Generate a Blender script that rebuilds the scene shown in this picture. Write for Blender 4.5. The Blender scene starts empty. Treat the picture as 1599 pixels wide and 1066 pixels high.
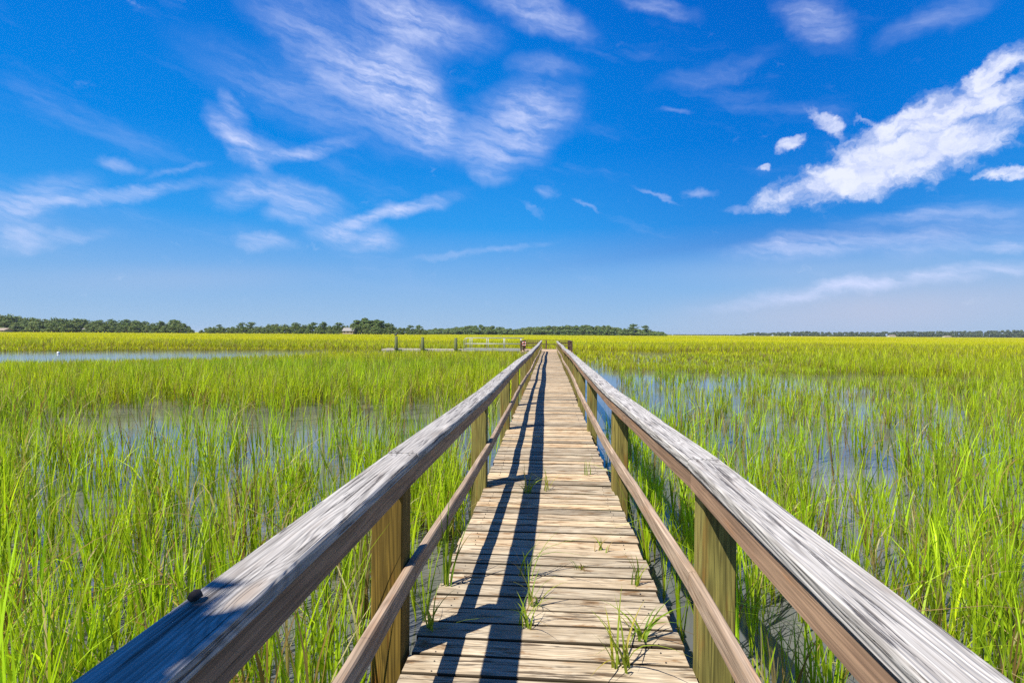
import bpy, math, random
import numpy as np
from mathutils import Matrix, Vector
R = math.radians
sc = bpy.context.scene
col = sc.collection
rng = np.random.default_rng(7)
random.seed(7)

# ------------------------------------------------------------------ camera, light, sky
EYE = 1.97                       # above the flooded marsh; the deck is 1.42 m below the eye
cam = bpy.data.cameras.new('camera')
cam.sensor_width = 36.0
cam.lens = 19.14
cam.clip_end = 9000
cam.clip_start = 0.02
camo = bpy.data.objects.new('camera', cam)
col.objects.link(camo)
camo.matrix_world = (Matrix.Translation((0, 0, EYE)) @ Matrix.Rotation(R(3.94), 4, 'Z')
                     @ Matrix.Rotation(R(89.2), 4, 'X') @ Matrix.Rotation(R(0.375), 4, 'Z'))
sc.camera = camo
sc.view_settings.view_transform = 'Standard'
sc.view_settings.look = 'None'
sc.view_settings.exposure = 0.97
sc.view_settings.gamma = 1.0
sc.cycles.use_denoising = False
sc.cycles.adaptive_threshold = 0.004
sc.cycles.max_bounces = 6
sc.cycles.transparent_max_bounces = 4

SUN_TO = Vector((-0.53, -0.46, 1.0)).normalized()       # direction towards the sun
sun = bpy.data.lights.new('sun', 'SUN')
sun.energy = 4.4
sun.angle = R(0.5)
sun.color = (1.0, 0.95, 0.86)
suno = bpy.data.objects.new('sun', sun)
col.objects.link(suno)
suno.rotation_euler = SUN_TO.to_track_quat('Z', 'Y').to_euler()

world = bpy.data.worlds.new('World')
sc.world = world
world.use_nodes = True


class NT:
    """small node-tree writer"""
    def __init__(s, tree):
        s.t = tree
        s.t.nodes.clear()

    def n(s, kind, ins=None, out=0, **props):
        nd = s.t.nodes.new(kind)
        for k, v in props.items():
            setattr(nd, k, v)
        for k, v in (ins or {}).items():
            sock = nd.inputs[k]
            if isinstance(v, tuple) and len(v) == 2 and hasattr(v[0], 'outputs'):
                s.t.links.new(v[0].outputs[v[1]], sock)
            elif hasattr(v, 'is_output'):
                s.t.links.new(v, sock)
            else:
                sock.default_value = v
        return nd.outputs[out] if out is not None else nd

    def math(s, op, a, b=0.0, c=0.0, clamp=False):
        return s.n('ShaderNodeMath', {0: a, 1: b, 2: c}, operation=op, use_clamp=clamp)

    def ramp(s, v, a, b, lo=0.0, hi=1.0):
        return s.n('ShaderNodeMapRange', {0: v, 1: a, 2: b, 3: lo, 4: hi}, interpolation_type='SMOOTHSTEP')

    def mix(s, f, a, b, blend='MIX'):
        nd = s.t.nodes.new('ShaderNodeMix')
        nd.data_type = 'RGBA'
        nd.blend_type = blend
        for k, v in ((0, f), (6, a), (7, b)):
            if hasattr(v, 'is_output'):
                s.t.links.new(v, nd.inputs[k])
            else:
                nd.inputs[k].default_value = v if k == 0 or len(v) == 4 else (*v, 1)
        return nd.outputs[2]

    def noise(s, vec, scale, detail=3.0, rough=0.55, out=0):
        return s.n('ShaderNodeTexNoise', {'Vector': vec, 'Scale': scale, 'Detail': detail, 'Roughness': rough}, out)

    def vmul(s, vec, v):
        return s.n('ShaderNodeVectorMath', {0: vec, 1: v}, operation='MULTIPLY')

    def vadd(s, a, b):
        return s.n('ShaderNodeVectorMath', {0: a, 1: b}, operation='ADD')


# cloud streaks: azimuth, elevation, tilt, half length, half width, strength, kind (0 cirrus, 1 puffy, 2 veil)
CLOUDS = [
(-0.315,0.415,-0.46,0.206,0.046,0.85,0), (-0.405,0.375,-0.23,0.180,0.043,0.35,0), (-0.262,0.425,-0.95,0.11,0.060,0.70,0), (-0.244,0.512,-0.16,0.121,0.033,0.75,0), (-0.045,0.380,0.10,0.082,0.046,0.95,0), (-0.086,0.320,-0.09,0.070,0.028,0.60,0), (-0.106,0.283,-0.23,0.036,0.015,0.40,0), (-0.027,0.527,-0.29,0.094,0.025,0.70,0), (-0.010,0.450,-0.12,0.061,0.018,0.30,0), (-0.541,0.353,-0.61,0.030,0.013,0.70,0), (-0.536,0.306,-0.75,0.056,0.019,1.00,0), (-0.434,0.298,0.27,0.084,0.011,0.60,0), (-0.493,0.303,-0.35,0.034,0.014,0.35,0), (-0.462,0.232,-0.13,0.088,0.021,0.75,0), (-0.532,0.224,0.22,0.037,0.022,0.40,0), (-0.458,0.198,0.09,0.040,0.017,0.50,0), (-0.296,0.209,0.31,0.124,0.013,0.75,0), (-0.364,0.175,-0.15,0.080,0.024,0.65,0), (-0.500,0.148,0.01,0.039,0.013,0.70,0), (-0.310,0.160,0.01,0.043,0.016,0.50,0), (-0.254,0.226,-0.04,0.051,0.009,0.35,0), (-0.787,0.169,0.46,0.067,0.028,0.65,0), (-0.797,0.125,0.25,0.044,0.014,0.70,0), (-0.678,0.199,0.39,0.105,0.011,0.65,0), (-0.696,0.239,0.03,0.030,0.009,0.50,0), (-0.625,0.248,0.48,0.041,0.005,0.40,0), (-0.755,0.123,0.30,0.064,0.009,0.35,0), (-0.804,0.166,0.36,0.032,0.019,0.35,0), (0.535,0.254,0.21,0.189,0.036,1.00,1), (0.594,0.307,0.16,0.123,0.028,0.90,1), (0.644,0.348,0.52,0.047,0.020,0.85,1), (0.399,0.299,0.40,0.024,0.012,0.80,1), (0.357,0.273,-0.01,0.015,0.008,0.70,1), (0.452,0.327,-0.88,0.039,0.014,0.75,1), (0.508,0.315,-0.40,0.024,0.007,0.50,1), (0.670,0.220,-0.09,0.036,0.012,0.85,1), (0.538,0.263,0.05,0.106,0.038,0.90,1), (0.436,0.467,-0.77,0.054,0.026,0.60,0), (0.583,0.427,0.11,0.055,0.017,0.35,0), (0.289,0.426,0.09,0.091,0.015,0.20,0), (0.179,0.527,-0.27,0.070,0.012,0.50,0), (0.592,0.176,-0.01,0.101,0.013,0.55,0), (0.426,0.142,0.03,0.113,0.020,0.70,0), (0.608,0.143,0.09,0.089,0.024,0.55,0), (0.673,0.127,-0.01,0.030,0.008,0.60,0), (0.511,0.078,0.12,0.21,0.012,0.95,0), (0.52,0.037,0.05,0.30,0.045,0.85,2), (0.452,0.105,-0.02,0.250,0.026,0.25,2), (-0.012,0.250,-0.01,0.020,0.009,0.40,0), (0.189,0.248,-0.47,0.035,0.004,0.50,0), (0.255,0.241,-0.15,0.025,0.006,0.45,0), (0.063,0.232,-0.52,0.026,0.004,0.45,0), (-0.033,0.221,-0.41,0.028,0.004,0.30,0), (0.317,0.206,-0.08,0.023,0.004,0.30,0), (-0.132,0.146,0.15,0.127,0.006,0.35,0), (-0.616,0.083,0.08,0.220,0.020,0.18,2), (0.212,0.375,-0.09,0.019,0.004,0.40,0)]


def build_sky():
    t = NT(world.node_tree)
    sky = t.n('ShaderNodeTexSky', None, sky_type='NISHITA', sun_disc=False,
              sun_elevation=math.asin(SUN_TO.z), sun_rotation=math.atan2(SUN_TO.x, SUN_TO.y) % (2 * math.pi),
              altitude=0.0, air_density=1.0, dust_density=0.6, ozone_density=3.0)
    base = t.n('ShaderNodeHueSaturation', {'Hue': 0.505, 'Saturation': 1.45, 'Value': 1.0, 'Color': sky})
    base = t.mix(1.0, base, (0.55, 0.85, 1.15), 'MULTIPLY')
    d = t.n('ShaderNodeTexCoord', None, 0)                       # view direction
    sx = t.n('ShaderNodeSeparateXYZ', {0: d}, None)
    x, y, z = sx.outputs
    az = t.math('ARCTAN2', x, y)
    el = t.math('ARCSINE', z)
    p = t.n('ShaderNodeCombineXYZ', {0: az, 1: el, 2: 0.0})
    # clear-air colour by height above the horizon, deepest away from the sun
    gr = t.n('ShaderNodeValToRGB', {0: t.math('MULTIPLY', el, 1.0)})
    cr = t.t.nodes[-1].color_ramp
    while len(cr.elements) < 6: cr.elements.new(0.5)
    for e_, (ps, c_) in zip(cr.elements, ((0.0, (2.8, 4.1, 5.7)), (0.08, (1.8, 3.5, 6.0)), (0.19, (0.22, 2.45, 6.3)), (0.32, (0.01, 1.75, 5.8)), (0.52, (0.005, 1.25, 5.0)), (1.0, (0.02, 0.55, 2.8)))):
        e_.position = ps
        e_.color = (c_[0] / 10, c_[1] / 10, c_[2] / 10, 1)
    gr = t.mix(1.0, gr, (10.0, 10.0, 10.0), 'MULTIPLY')
    dk = t.ramp(t.math('ABSOLUTE', t.math('SUBTRACT', az, 0.42)), 0.0, 0.55, 0.76, 1.0)
    dk = t.math('MAXIMUM', dk, t.ramp(el, 0.28, 0.10, 0.0, 1.0))
    gr = t.mix(1.0, gr, t.n('ShaderNodeCombineColor', {0: dk, 1: dk, 2: t.math('POWER', dk, 0.5)}), 'MULTIPLY')
    base = t.mix(0.98, base, gr)
    w1 = t.noise(p, 9.0, 5.0, 0.62, 1)
    w1 = t.vmul(t.vadd(w1, (-0.5, -0.5, -0.5)), (0.10, 0.055, 0.0))
    w2 = t.vmul(t.vadd(t.noise(p, 24.0, 6.0, 0.66, 1), (-0.5, -0.5, -0.5)), (0.060, 0.044, 0.0))
    pc = t.vadd(p, w1)                                           # warped for cirrus
    pp = t.vadd(t.vadd(p, t.vmul(w1, (0.45, 0.45, 0))), w2)      # finer, lumpier for puffs
    acc = [None, None, None]
    for a, e, tl, L, W, s, k in CLOUDS:
        src = (pc, pp, p)[k]
        m = t.n('ShaderNodeMapping', {0: src, 1: (a, e, 0), 2: (0, 0, tl), 3: (L * (1.0 if k != 1 else 1.08), W * (1.05 if k != 1 else 1.15), 1)}, vector_type='TEXTURE')
        ln = t.n('ShaderNodeVectorMath', {0: m}, 1, operation='LENGTH')
        g = t.ramp(ln, 0.0 if k != 1 else 0.25, 1.5 if k != 1 else 1.35, s, 0.0)
        acc[k] = g if acc[k] is None else t.math('MAXIMUM', acc[k], g) if k == 1 else t.math('ADD', acc[k], g)
    # fibrous texture: streaks drawn out along the wind, slightly tilted
    rot = t.n('ShaderNodeMapping', {0: t.vadd(p, t.vmul(w1, (0.75, 0.75, 0.0))), 2: (0, 0, R(12)), 3: (1, 1, 1)}, vector_type='POINT')
    f1 = t.noise(t.vmul(rot, (8.0, 42.0, 1.0)), 1.0, 8.0, 0.64)
    f2 = t.noise(t.vmul(rot, (28.0, 120.0, 1.0)), 1.0, 4.0, 0.6)
    f3 = t.noise(pc, 7.0, 4.0, 0.6)
    tex = t.math('ADD', t.math('MULTIPLY', f1, 0.62), t.math('ADD', t.math('MULTIPLY', f2, 0.20), t.math('MULTIPLY', f3, 0.30)))
    tex = t.ramp(tex, 0.38, 0.80)
    cir = t.math('MULTIPLY', t.math('MINIMUM', acc[0], 1.05), t.math('ADD', 0.12, t.math('MULTIPLY', tex, 1.0)))
    cir = t.math('MULTIPLY', cir, 1.05, clamp=True)
    # a faint veil of thin cirrus everywhere
    veil = t.math('MULTIPLY', t.ramp(t.noise(t.vmul(rot, (3.0, 13.0, 1.0)), 1.0, 6.0, 0.62), 0.52, 0.85), 0.22)
    veil = t.math('MULTIPLY', veil, t.ramp(el, 0.02, 0.15))
    cir = t.math('MAXIMUM', cir, veil)
    pn = t.noise(t.vmul(pp, (1.0, 1.5, 1.0)), 20.0, 8.0, 0.62)
    puf = t.ramp(t.math('ADD', acc[1], t.math('MULTIPLY', t.math('SUBTRACT', pn, 0.5), 1.5)), 0.18, 1.0)
    puf = t.math('MULTIPLY', puf, 0.84)
    vl = t.math('MULTIPLY', acc[2], t.math('ADD', 0.75, t.math('MULTIPLY', f3, 0.5)), clamp=True)
    c = t.mix(vl, base, (3.7, 4.2, 5.6))
    c = t.mix(cir, c, (5.2, 5.7, 7.8))
    pcol = t.mix(t.ramp(pn, 0.35, 0.62), (5.4, 5.8, 7.6), (7.4, 7.5, 8.4))
    c = t.mix(puf, c, pcol)
    bg = t.n('ShaderNodeBackground', {0: c, 1: 0.070})
    out = t.t.nodes.new('ShaderNodeOutputWorld')
    t.t.links.new(bg, out.inputs[0])


build_sky()


# ------------------------------------------------------------------ helpers
def tag(o, label=None, cat=None, group=None, kind=None):
    if label: o['label'] = label
    if cat: o['category'] = cat
    if group: o['group'] = group
    if kind: o['kind'] = kind
    return o


def thing(name, label, cat, loc=(0, 0, 0), rz=0.0, group=None):
    o = bpy.data.objects.new(name, None)
    o.empty_display_size = 0.2
    col.objects.link(o)
    o.location = loc
    o.rotation_euler = (0, 0, rz)
    return tag(o, label, cat, group)


def copy_tree(o, parent=None):
    c = o.copy()
    col.objects.link(c)
    c.parent = parent
    for ch in list(o.children):
        copy_tree(ch, c)
    return c


def mesh_from(name, V, F4=None, F3=None, FN=None, mats=(), attrs=None, colors=None, midx=None, smooth=False):
    me = bpy.data.meshes.new(name)
    V = np.asarray(V, np.float32).reshape(-1, 3)
    loops, starts, tot = [], [], 0
    for arr, k in ((F4, 4), (F3, 3)):
        if arr is not None and len(arr):
            a = np.asarray(arr, np.int32).reshape(-1, k)
            loops.append(a.ravel())
            starts.append(tot + np.arange(len(a), dtype=np.int32) * k)
            tot += a.size
    if FN:
        for f in FN:
            loops.append(np.asarray(f, np.int32))
            starts.append(np.asarray([tot], np.int32))
            tot += len(f)
    loops = np.concatenate(loops)
    starts = np.concatenate(starts)
    me.vertices.add(len(V))
    me.vertices.foreach_set('co', V.ravel())
    me.loops.add(len(loops))
    me.loops.foreach_set('vertex_index', loops)
    me.polygons.add(len(starts))
    me.polygons.foreach_set('loop_start', starts)
    if midx is not None:
        me.polygons.foreach_set('material_index', np.asarray(midx, np.int32))
    for nm, a in (attrs or {}).items():
        a = np.asarray(a, np.float32)
        if a.ndim == 2:
            at = me.attributes.new(nm, 'FLOAT_VECTOR', 'POINT')
            at.data.foreach_set('vector', a.ravel())
        else:
            at = me.attributes.new(nm, 'FLOAT', 'POINT')
            at.data.foreach_set('value', a)
    if colors is not None:
        c = np.ones((len(V), 4), np.float32)
        c[:, :3] = colors
        at = me.attributes.new('col', 'FLOAT_COLOR', 'POINT')
        at.data.foreach_set('color', c.ravel())
    for m in mats:
        me.materials.append(m)
    me.update(calc_edges=True)
    me.validate()
    me.polygons.foreach_set('use_smooth', np.full(len(me.polygons), bool(smooth)))
    return me


def link(name, me, parent=None):
    o = bpy.data.objects.new(name, me)
    col.objects.link(o)
    if parent: o.parent = parent
    return o


class MB:
    """collects beams, tubes and balls into one mesh with wood-grain coordinates"""
    def __init__(s):
        s.V, s.Q, s.N, s.G, s.T = [], [], [], [], []
        s.k = 0
        s.cur, s.mq, s.mn = 0, [], []

    def sweep(s, pts, prof, up=(0, 0, 1), tint=None, closed=False, scales=None, capped=True, edge=None):
        """sweep a closed 2D profile (across, up) along points"""
        pts = [Vector(p) for p in pts]
        n, m = len(pts), len(prof)
        off = Vector((random.uniform(0, 60), random.uniform(0, 20), random.uniform(0, 20)))
        tint = random.random() if tint is None else tint
        run = 0.0
        base = s.k
        for i, p in enumerate(pts):
            if closed:
                d = pts[(i + 1) % n] - pts[i - 1]
            else:
                d = pts[min(i + 1, n - 1)] - pts[max(i - 1, 0)]
            d.normalize()
            u = Vector(up)
            if abs(d.dot(u)) > 0.97: u = Vector((0, 1, 0))
            r = d.cross(u).normalized()
            u = r.cross(d)
            if i: run += (p - pts[i - 1]).length
            sc_ = scales[i] if scales else 1.0
            for a, b in prof:
                s.V.append(p + r * (a * sc_) + u * (b * sc_))
                s.G.append((run + off.x, a + off.y, b + off.z))
                s.T.append(tint)
        for i in range(n if closed else n - 1):
            j = (i + 1) % n
            for q in range(m):
                w = (q + 1) % m
                if edge is not None:
                    s.mark(edge if abs(prof[q][1] - prof[w][1]) > 1e-6 else 0)
                s.Q.append((base + i * m + q, base + i * m + w, base + j * m + w, base + j * m + q))
        if not closed and capped:
            s.N.append([base + q for q in range(m)][::-1])
            s.N.append([base + (n - 1) * m + q for q in range(m)])
        s.k += n * m
        return s

    def beam(s, p0, p1, w, h, up=(0, 0, 1), ch=0.004, seg=1, bow=None, tint=None, edge=None):
        a, b, c = w / 2, h / 2, min(ch, w * 0.3, h * 0.3)
        prof = [(-a, -b + c), (-a + c, -b), (a - c, -b), (a, -b + c), (a, b - c), (a - c, b), (-a + c, b), (-a, b - c)]
        prof = prof[::-1]
        p0, p1 = Vector(p0), Vector(p1)
        pts = []
        for i in range(seg + 1):
            f = i / seg
            p = p0.lerp(p1, f)
            if bow: p = p + Vector(bow) * (4 * f * (1 - f))
            pts.append(p)
        s.sweep(pts, prof, up, tint, edge=edge)
        if edge is not None: s.mark(0)
        return s

    def tube(s, pts, r, sides=10, tint=None, scales=None, closed=False):
        prof = [(r * math.cos(2 * math.pi * i / sides), -r * math.sin(2 * math.pi * i / sides)) for i in range(sides)]
        return s.sweep(pts, prof, (0.0, 0.02, 1), tint, closed, scales)

    def ball(s, c, rad, seg=10, rings=7, wob=0.0):
        c = Vector(c)
        base = s.k
        rad = Vector(rad if hasattr(rad, '__len__') else (rad,) * 3)
        for i in range(rings + 1):
            th = math.pi * i / rings
            for j in range(seg):
                ph = 2 * math.pi * j / seg
                k = 1 + (random.uniform(-wob, wob) if 0 < i < rings else 0)
                v = Vector((math.sin(th) * math.cos(ph) * rad.x, math.sin(th) * math.sin(ph) * rad.y, math.cos(th) * rad.z)) * k
                s.V.append(c + v); s.G.append(tuple(v)); s.T.append(0.5)
        for i in range(rings):
            for j in range(seg):
                w = (j + 1) % seg
                s.Q.append((base + i * seg + j, base + (i + 1) * seg + j, base + (i + 1) * seg + w, base + i * seg + w))
        s.k += (rings + 1) * seg
        return s

    def poly(s, verts, faces):
        b = s.k
        for v in verts:
            s.V.append(Vector(v)); s.G.append(tuple(v)); s.T.append(0.5)
        for f in faces:
            s.N.append([b + i for i in f])
        s.k += len(verts)
        return s

    def mark(s, i):
        s.mq += [s.cur] * (len(s.Q) - len(s.mq))
        s.mn += [s.cur] * (len(s.N) - len(s.mn))
        s.cur = i

    def build(s, name, mat, parent=None, smooth=False):
        s.mark(0)
        mats = mat if isinstance(mat, tuple) else (mat,)
        me = mesh_from(name, [tuple(v) for v in s.V], s.Q, None, s.N, mats, {'gco': s.G, 'tint': s.T}, midx=s.mq + s.mn, smooth=smooth)
        return link(name, me, parent)


# ------------------------------------------------------------------ materials
def new_mat(name):
    m = bpy.data.materials.new(name)
    m.use_nodes = True
    return m, NT(m.node_tree)


def finish(t, bsdf):
    o = t.t.nodes.new('ShaderNodeOutputMaterial')
    t.t.links.new(bsdf, o.inputs[0])


def wood(name, light, mid, dark, stain, ring=42.0, ring_amt=0.6, crack=0.62, blotch=0.5, tint_amt=0.35, bump=0.5, stain_amt=0.6, rough=0.8, along=1.0, fine=38.0, fibre=150, swirl=0.5, warm=None):
    m, t = new_mat(name)
    g = t.n('ShaderNodeAttribute', None, 1, attribute_name='gco')
    tint = t.n('ShaderNodeAttribute', None, 2, attribute_name='tint')
    # knots: sparse points that push the grain aside
    kv = t.vmul(g, (1.0 * along, 5.0, 5.0))
    kd = t.n('ShaderNodeTexVoronoi', {'Vector': kv, 'Scale': 1.0, 'Randomness': 1.0}, 0)
    knot = t.ramp(kd, 0.05, 0.17, 1.0, 0.0)
    push = t.ramp(kd, 0.0, 0.36, 0.20, 0.0)
    n1 = t.noise(t.vmul(g, (swirl * along, 8.0, 8.0)), 1.0, 2.0, 0.45)
    n1 = t.math('ADD', n1, push)
    rg = t.math('SINE', t.math('MULTIPLY', t.math('ADD', n1, t.math('MULTIPLY', t.noise(t.vmul(g, (2.2 * along, 60.0, 60.0)), 1.0, 2.0), 0.06)), ring * 2.2))
    rg = t.math('ADD', t.math('MULTIPLY', rg, 0.5), 0.5)
    rg = t.math('POWER', rg, 1.8)
    fib = t.noise(t.vmul(g, (3.0 * along, fibre, fibre)), 1.0, 3.0, 0.6)
    st = t.noise(t.vmul(g, (1.5 * along, fine, fine)), 1.0, 4.0, 0.62)
    bl = t.noise(t.vmul(g, (1.7 * along, 5.0, 5.0)), 1.0, 5.0, 0.62)
    sn = t.noise(t.vmul(t.vadd(g, (3.3, 7.1, 1.9)), (2.1 * along, 17.0, 17.0)), 1.0, 5.0, 0.65)
    c = t.mix(t.math('MULTIPLY', rg, ring_amt), light, mid)
    c = t.mix(t.math('MULTIPLY', t.ramp(bl, 0.35, 0.7), blotch), c, mid)
    c = t.mix(t.math('MULTIPLY', t.ramp(sn, 0.52, 0.68), stain_amt), c, stain)
    fm = t.ramp(fib, 0.30, 0.70, 0.62, 1.18)
    c = t.mix(1.0, c, t.n('ShaderNodeCombineColor', {0: fm, 1: fm, 2: fm}), 'MULTIPLY')
    cr = t.ramp(st, crack, crack + 0.07)
    c = t.mix(t.math('MULTIPLY', cr, 0.8), c, dark)
    c = t.mix(t.math('MULTIPLY', knot, 0.75), c, stain)
    tm = t.math('ADD', 1.0 - tint_amt * 0.55, t.math('MULTIPLY', tint, tint_amt))
    c = t.mix(1.0, c, t.n('ShaderNodeCombineColor', {0: tm, 1: tm, 2: tm}), 'MULTIPLY')
    if warm: c = t.mix(t.ramp(tint, 0.35, 1.0), c, t.mix(1.0, c, warm, 'MULTIPLY'))
    h = t.math('SUBTRACT', t.math('ADD', t.math('MULTIPLY', fib, 0.35), t.math('MULTIPLY', rg, -0.35)), t.math('MULTIPLY', cr, 0.9))
    bp = t.n('ShaderNodeBump', {'Strength': bump, 'Distance': 0.004, 'Height': h})
    b = t.n('ShaderNodeBsdfPrincipled', {'Base Color': c, 'Roughness': rough, 'Normal': bp, 'Specular IOR Level': 0.25})
    finish(t, b)
    return m


def plain(name, c, rough=0.6, metal=0.0, var=0.15, scale=8.0):
    m, t = new_mat(name)
    co = t.n('ShaderNodeTexCoord', None, 3)
    n = t.noise(co, scale, 4.0)
    f = t.math('ADD', 1.0 - var, t.math('MULTIPLY', n, 2 * var))
    cc = t.mix(1.0, c, t.n('ShaderNodeCombineColor', {0: f, 1: f, 2: f}), 'MULTIPLY')
    b = t.n('ShaderNodeBsdfPrincipled', {'Base Color': cc, 'Roughness': rough, 'Metallic': metal})
    finish(t, b)
    return m


def leafy(name, trans=0.35, rough=0.5, spec=0.25):
    m, t = new_mat(name)
    a = t.n('ShaderNodeAttribute', None, 0, attribute_name='col')
    b = t.n('ShaderNodeBsdfPrincipled', {'Base Color': a, 'Roughness': rough, 'Specular IOR Level': spec})
    tc = t.mix(1.0, a, (1.35, 1.3, 0.8), 'MULTIPLY')
    tr = t.n('ShaderNodeBsdfTranslucent', {'Color': tc})
    mx = t.n('ShaderNodeMixShader', {0: trans, 1: b, 2: tr})
    finish(t, mx)
    return m


M_CAP = wood('weathered_grey_wood', (0.46, 0.435, 0.40), (0.25, 0.228, 0.205), (0.055, 0.045, 0.04), (0.27, 0.21, 0.16), along=1.5, ring=60, ring_amt=0.65, crack=0.575, blotch=0.4, tint_amt=0.25, bump=1.0, stain_amt=0.3, fine=64.0, fibre=170, swirl=0.22)
M_FACE = wood('brown_rail_wood', (0.37, 0.235, 0.145), (0.24, 0.145, 0.09), (0.07, 0.045, 0.03), (0.40, 0.20, 0.09), ring=26, ring_amt=0.7, crack=0.66, blotch=0.5, tint_amt=0.4, bump=0.4)
M_MID = wood('mid_rail_wood', (0.40, 0.30, 0.215), (0.26, 0.18, 0.12), (0.08, 0.05, 0.035), (0.36, 0.20, 0.11), ring=26, ring_amt=0.7, crack=0.65, blotch=0.5, tint_amt=0.4, bump=0.4)
M_POST = wood('green_treated_wood', (0.29, 0.25, 0.065), (0.135, 0.115, 0.03), (0.04, 0.028, 0.012), (0.24, 0.12, 0.025), ring=40, ring_amt=0.8, crack=0.66, blotch=0.6, tint_amt=0.35, bump=0.7, stain_amt=0.7, warm=(0.62, 0.46, 0.30))
M_DECK = wood('deck_plank_wood', (0.56, 0.47, 0.335), (0.36, 0.275, 0.175), (0.06, 0.036, 0.018), (0.225, 0.125, 0.05), ring=34, ring_amt=0.6, crack=0.575, blotch=0.7, tint_amt=0.75, bump=0.9, stain_amt=1.0, along=1.9, warm=(0.90, 0.82, 0.72))
M_UNDER = wood('dark_wet_wood', (0.20, 0.15, 0.10), (0.13, 0.10, 0.06), (0.04, 0.03, 0.02), (0.12, 0.08, 0.04))
M_EDGE = wood('dark_plank_edge', (0.055, 0.038, 0.02), (0.04, 0.028, 0.014), (0.015, 0.01, 0.006), (0.05, 0.05, 0.012))  # plank sides and chamfers coloured dark so the gaps read as dark lines
M_DARK = wood('dark_landing_wood', (0.11, 0.068, 0.05), (0.075, 0.046, 0.033), (0.03, 0.02, 0.015), (0.10, 0.05, 0.03))
M_LAND = wood('tan_landing_wood', (0.50, 0.37, 0.23), (0.37, 0.26, 0.155), (0.15, 0.09, 0.05), (0.38, 0.22, 0.11))
M_FLOAT = wood('float_wood', (0.50, 0.45, 0.37), (0.38, 0.33, 0.26), (0.15, 0.11, 0.08), (0.42, 0.26, 0.15))
M_PILE = wood('green_pile_wood', (0.13, 0.15, 0.06), (0.085, 0.10, 0.04), (0.05, 0.045, 0.02), (0.12, 0.12, 0.05))
M_BARK = wood('bark', (0.17, 0.13, 0.10), (0.11, 0.085, 0.065), (0.03, 0.024, 0.02), (0.10, 0.07, 0.05))
M_ALU = plain('pale_aluminium', (0.36, 0.355, 0.315), 0.55, 0.25, 0.08)
M_BLACK = plain('black_plastic', (0.02, 0.02, 0.022), 0.6)
M_RUST = plain('rusty_steel', (0.07, 0.045, 0.035), 0.8, 0.2, 0.4, 90)
M_MUD = plain('dried_mud', (0.028, 0.022, 0.02), 0.9, 0, 0.4, 60)
M_GRASS = leafy('grass_blade', 0.48)
M_LEAF = leafy('tree_foliage', 0.34, 0.6, 0.15)


def water_mat():
    m, t = new_mat('marsh_water')
    p = t.n('ShaderNodeNewGeometry', None, 0)
    n1 = t.noise(t.vmul(p, (1.6, 2.6, 1.0)), 1.0, 4.0, 0.6)
    n2 = t.noise(t.vmul(p, (7.0, 11.0, 1.0)), 1.0, 3.0, 0.55)
    h = t.math('ADD', t.math('MULTIPLY', n1, 0.8), t.math('MULTIPLY', n2, 0.18))
    bp = t.n('ShaderNodeBump', {'Strength': 0.12, 'Distance': 0.02, 'Height': h})
    c = t.mix(t.ramp(t.noise(p, 0.6, 4.0), 0.35, 0.7), (0.085, 0.088, 0.086), (0.13, 0.132, 0.126))
    b = t.n('ShaderNodeBsdfPrincipled', {'Base Color': c, 'Roughness': 0.09, 'IOR': 1.5, 'Specular IOR Level': 0.5, 'Normal': bp})
    finish(t, b)
    return m


def far_marsh_mat():
    m, t = new_mat('far_marsh')
    p = t.n('ShaderNodeNewGeometry', None, 0)
    n1 = t.noise(t.vmul(p, (0.010, 0.035, 1.0)), 1.0, 5.0, 0.6)
    n2 = t.noise(t.vmul(p, (0.5, 0.2, 1.0)), 1.0, 4.0, 0.6)
    c = t.mix(t.ramp(n1, 0.35, 0.65), (0.27, 0.285, 0.005), (0.36, 0.31, 0.007))
    f = t.math('ADD', 0.72, t.math('MULTIPLY', n2, 0.56))
    c = t.mix(1.0, c, t.n('ShaderNodeCombineColor', {0: f, 1: f, 2: f}), 'MULTIPLY')
    b = t.n('ShaderNodeBsdfPrincipled', {'Base Color': c, 'Roughness': 0.9, 'Specular IOR Level': 0.1})
    finish(t, b)
    return m


# ------------------------------------------------------------------ setting: water and far marsh
def grid_sheet(name, xs, ys, zf, mat):
    X, Y = np.meshgrid(np.asarray(xs, float), np.asarray(ys, float))
    Z = zf(X, Y)
    V = np.stack([X, Y, Z], -1).reshape(-1, 3)
    nx, ny = len(xs), len(ys)
    i = (np.arange(ny - 1)[:, None] * nx + np.arange(nx - 1)[None, :]).ravel()
    F = np.stack([i, i + 1, i + nx + 1, i + nx], -1)
    return tag(link(name, mesh_from(name, V, F, mats=(mat,))), kind='structure')


grid_sheet('water', [-5000, 5000], [-400, 6000], lambda X, Y: X * 0.0, water_mat())
grid_sheet('marsh', np.r_[-4000, -2000, np.linspace(-900, 900, 60), 2000, 4000],
           np.r_[np.linspace(84, 500, 40), np.linspace(540, 2400, 30)],
           lambda X, Y: np.where(Y < 88, -0.2, 0.72) + 0.05 * np.sin(X * 0.07) * np.sin(Y * 0.09), far_marsh_mat())

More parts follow.
